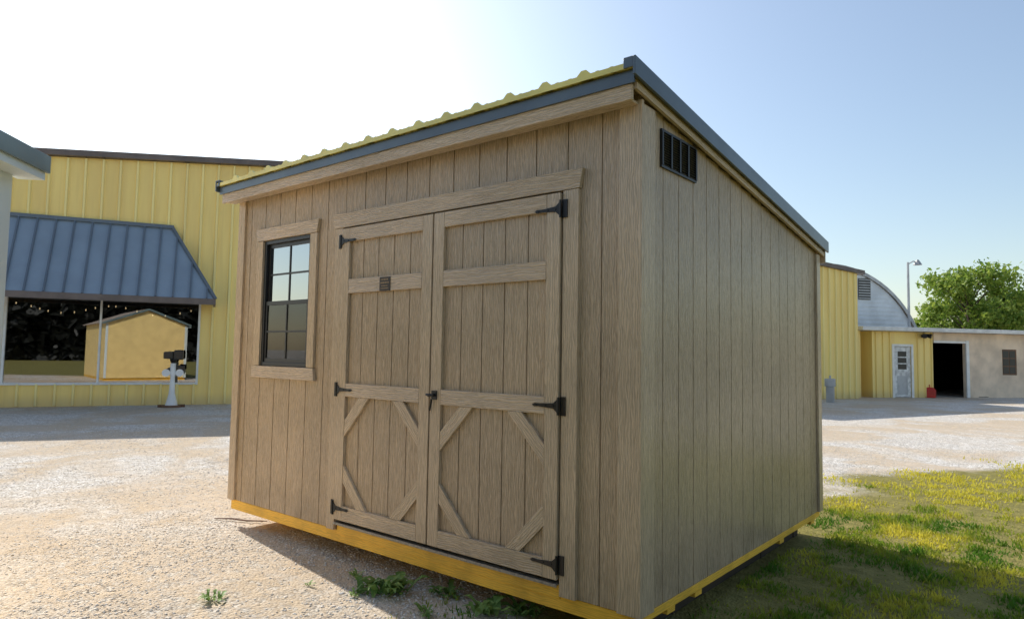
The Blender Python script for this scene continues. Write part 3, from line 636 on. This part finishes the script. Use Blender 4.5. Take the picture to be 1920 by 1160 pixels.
weed(840,1115,.10,26,'leafy weed against the yellow joist right of the big clump')
weed(905,1150,.12,34,'weed clump at the bottom edge below the right barn door')
weed(985,1155,.11,30,'weed clump nearest the bottom of the right door casing')
weed(800,1152,.07,16,'sparse weed at the bottom edge between two larger clumps')
weed(575,1098,.04,8,'tiny sprout on the dirt at the edge of the shed shadow')
w_=weed(40,757,.35,40,'low shrub at the foot of the shop wall under the window','shrub',None); w_['category']='shrub'
def inst_blades(X,Y,h,wd):
    n=len(X); a=rng.uniform(0,6.28,n); lean=rng.uniform(.1,.8,n)*h; la=rng.uniform(0,6.28,n)
    dx,dy=np.cos(a)*wd,np.sin(a)*wd; Z=np.full(n,ZG)
    V=np.stack([np.stack([X-dx,Y-dy,Z],1),np.stack([X+dx,Y+dy,Z],1),np.stack([X+dx*.5+np.cos(la)*lean*.4,Y+dy*.5+np.sin(la)*lean*.4,Z+h*.6],1),np.stack([X+np.cos(la)*lean,Y+np.sin(la)*lean,Z+h],1)],1).reshape(-1,3)
    return V,np.arange(4*n).reshape(n,4)
N=700000; X=rng.uniform(-1.6,9,N); Y=rng.uniform(-1.2,15,N)
keepd=np.clip(1.25-((X-CX)**2+(Y-CY)**2)**.5/16,.12,1); k=rng.uniform(0,1,N)<keepd; X,Y=X[k],Y[k]
d=X+.9-.62*np.maximum(Y-5.5,0)
nz=np.array([npnoise(x,y,1.1,3) for x,y in zip(X,Y)]); nf=np.array([npnoise(x,y,4.,9) for x,y in zip(X,Y)])
fade=np.where(Y>4,2.6,1.2)
dens=np.clip((d+nz*1.8)/fade,0,1)*np.clip(.72+nf*1.6+nz*.7,.06,1)
k=(rng.uniform(0,1,len(X))<dens)&~((X>-3.6)&(X<-.05)&(Y>.05)&(Y<2.85)); X,Y,nf=X[k],Y[k],nf[k]
V,Fc=inst_blades(X,Y,rng.uniform(.012,.038,len(X))*(1+nf),rng.uniform(.002,.0045,len(X))*(1+.14*np.hypot(X-CX,Y-CY)))
o=mesh_np('grass',V,Fc,M['grass']); tag(o,'short sunlit yellow green grass beside and behind the shed','grass',kind='stuff')
# pebbles
N=110000; dd_=rng.uniform(0,1,N)**1.5*11+3.2; an=rng.uniform(-.72,.72,N)
ang=math.atan2(Fv.y,Fv.x)+an; X=CX+dd_*np.cos(ang); Y=CY+dd_*np.sin(ang)
d=X+.9-.62*np.maximum(Y-5.5,0); nz=np.array([npnoise(x,y,.9,5) for x,y in zip(X,Y)])
k=(d<.2)&(rng.uniform(0,1,N)<np.clip(.45+nz*1.6,.12,1)); X,Y=X[k],Y[k]; n=len(X)
oc=np.array([(1,0,0),(-1,0,0),(0,1,0),(0,-1,0),(0,0,1),(0,0,-1)],float); of=np.array([(0,2,4),(2,1,4),(1,3,4),(3,0,4),(2,0,5),(1,2,5),(3,1,5),(0,3,5)])
s_=(rng.uniform(.35,1,n)**2.6*.011+.002)[:,None,None]; jit=rng.uniform(.6,1.3,(n,6,1)); sc=rng.uniform(.6,1.2,(n,1,3))*[1,1,.6]; th_=rng.uniform(0,6.28,n); ct,sn=np.cos(th_)[:,None],np.sin(th_)[:,None]
V=oc[None]*sc*jit*s_; V=np.stack([V[...,0]*ct-V[...,1]*sn,V[...,0]*sn+V[...,1]*ct,V[...,2]],2)+np.stack([X,Y,np.full(n,ZG+.001)],1)[:,None]
Fc=(of[None]+np.arange(n)[:,None,None]*6).reshape(-1,3); o=mesh_np('gravel',V.reshape(-1,3),Fc,M['pebble']); tag(o,'loose pale gravel stones scattered over the yard','gravel',kind='stuff')
# stick
q=GR(450,978); tw=thing('stick',q,'thin pale broken stick lying on the gravel by the left end of the yellow joist','stick')
MT=Matrix.Translation(q+Vector((0,0,.010))); mb=MB(MT); mb.tube([(-.22,-.10,0),(-.08,-.03,.010),(.05,.03,.004),(.2,.12,.010)],[.004,.008,.007,.004],6); mb.build('stem',M['brown'],tw)
mb=MB(MT); mb.tube([(-.05,-.02,.01),(.03,-.06,.015)],[.004,.002],5); mb.build('side_twig',M['brown'],tw)
# ------------------------------------------------------------------ light
EL=R(41); sd=Vector((-.989*math.cos(EL),.148*math.cos(EL),math.sin(EL)))
s=bpy.data.lights.new('sun','SUN'); s.energy=5; s.angle=R(.5); s.color=(1,.94,.84); so=bpy.data.objects.new('sun',s); C.objects.link(so); so.rotation_euler=sd.to_track_quat('Z','Y').to_euler()
wd=bpy.data.worlds.new('World'); bpy.context.scene.world=wd; wd.use_nodes=True; nt=wd.node_tree; bg=nt.nodes['Background']; bg.inputs[1].default_value=.15
sk=nt.nodes.new('ShaderNodeTexSky'); sk.sky_type='NISHITA'; sk.sun_disc=False; sk.sun_elevation=EL; sk.sun_rotation=-math.atan2(.989,.148); sk.air_density=1.25; sk.dust_density=.9; sk.ozone_density=1.8
tc=nt.nodes.new('ShaderNodeTexCoord'); dt=nt.nodes.new('ShaderNodeVectorMath'); dt.operation='DOT_PRODUCT'; nt.links.new(tc.outputs['Generated'],dt.inputs[0]); hd=ray(460,230).normalized(); dt.inputs[1].default_value=hd
def wm(op,a,b):
    x=nt.nodes.new('ShaderNodeMath'); x.operation=op
    for i,v_ in enumerate((a,b)):
        if isinstance(v_,bpy.types.NodeSocket): nt.links.new(v_,x.inputs[i])
        else: x.inputs[i].default_value=v_
    return x.outputs[0]
dd0=wm('MAXIMUM',dt.outputs['Value'],0.)
gl=wm('ADD',wm('ADD',wm('MULTIPLY',wm('POWER',dd0,16.),3.4),wm('MULTIPLY',wm('POWER',dd0,3.),1.2)),.35)
cmb=nt.nodes.new('ShaderNodeVectorMath'); cmb.operation='SCALE'; cmb.inputs[0].default_value=(1,.98,.94); nt.links.new(gl,cmb.inputs['Scale'])
ad=nt.nodes.new('ShaderNodeVectorMath'); ad.operation='ADD'; nt.links.new(sk.outputs[0],ad.inputs[0]); nt.links.new(cmb.outputs[0],ad.inputs[1]); nt.links.new(ad.outputs[0],bg.inputs[0])
sc_=bpy.context.scene; sc_.view_settings.view_transform='Standard'; sc_.view_settings.look='None'; sc_.view_settings.exposure=0
for o in bpy.data.objects:
    if o.type=='MESH' and o.data.name: o.data.name=o.name
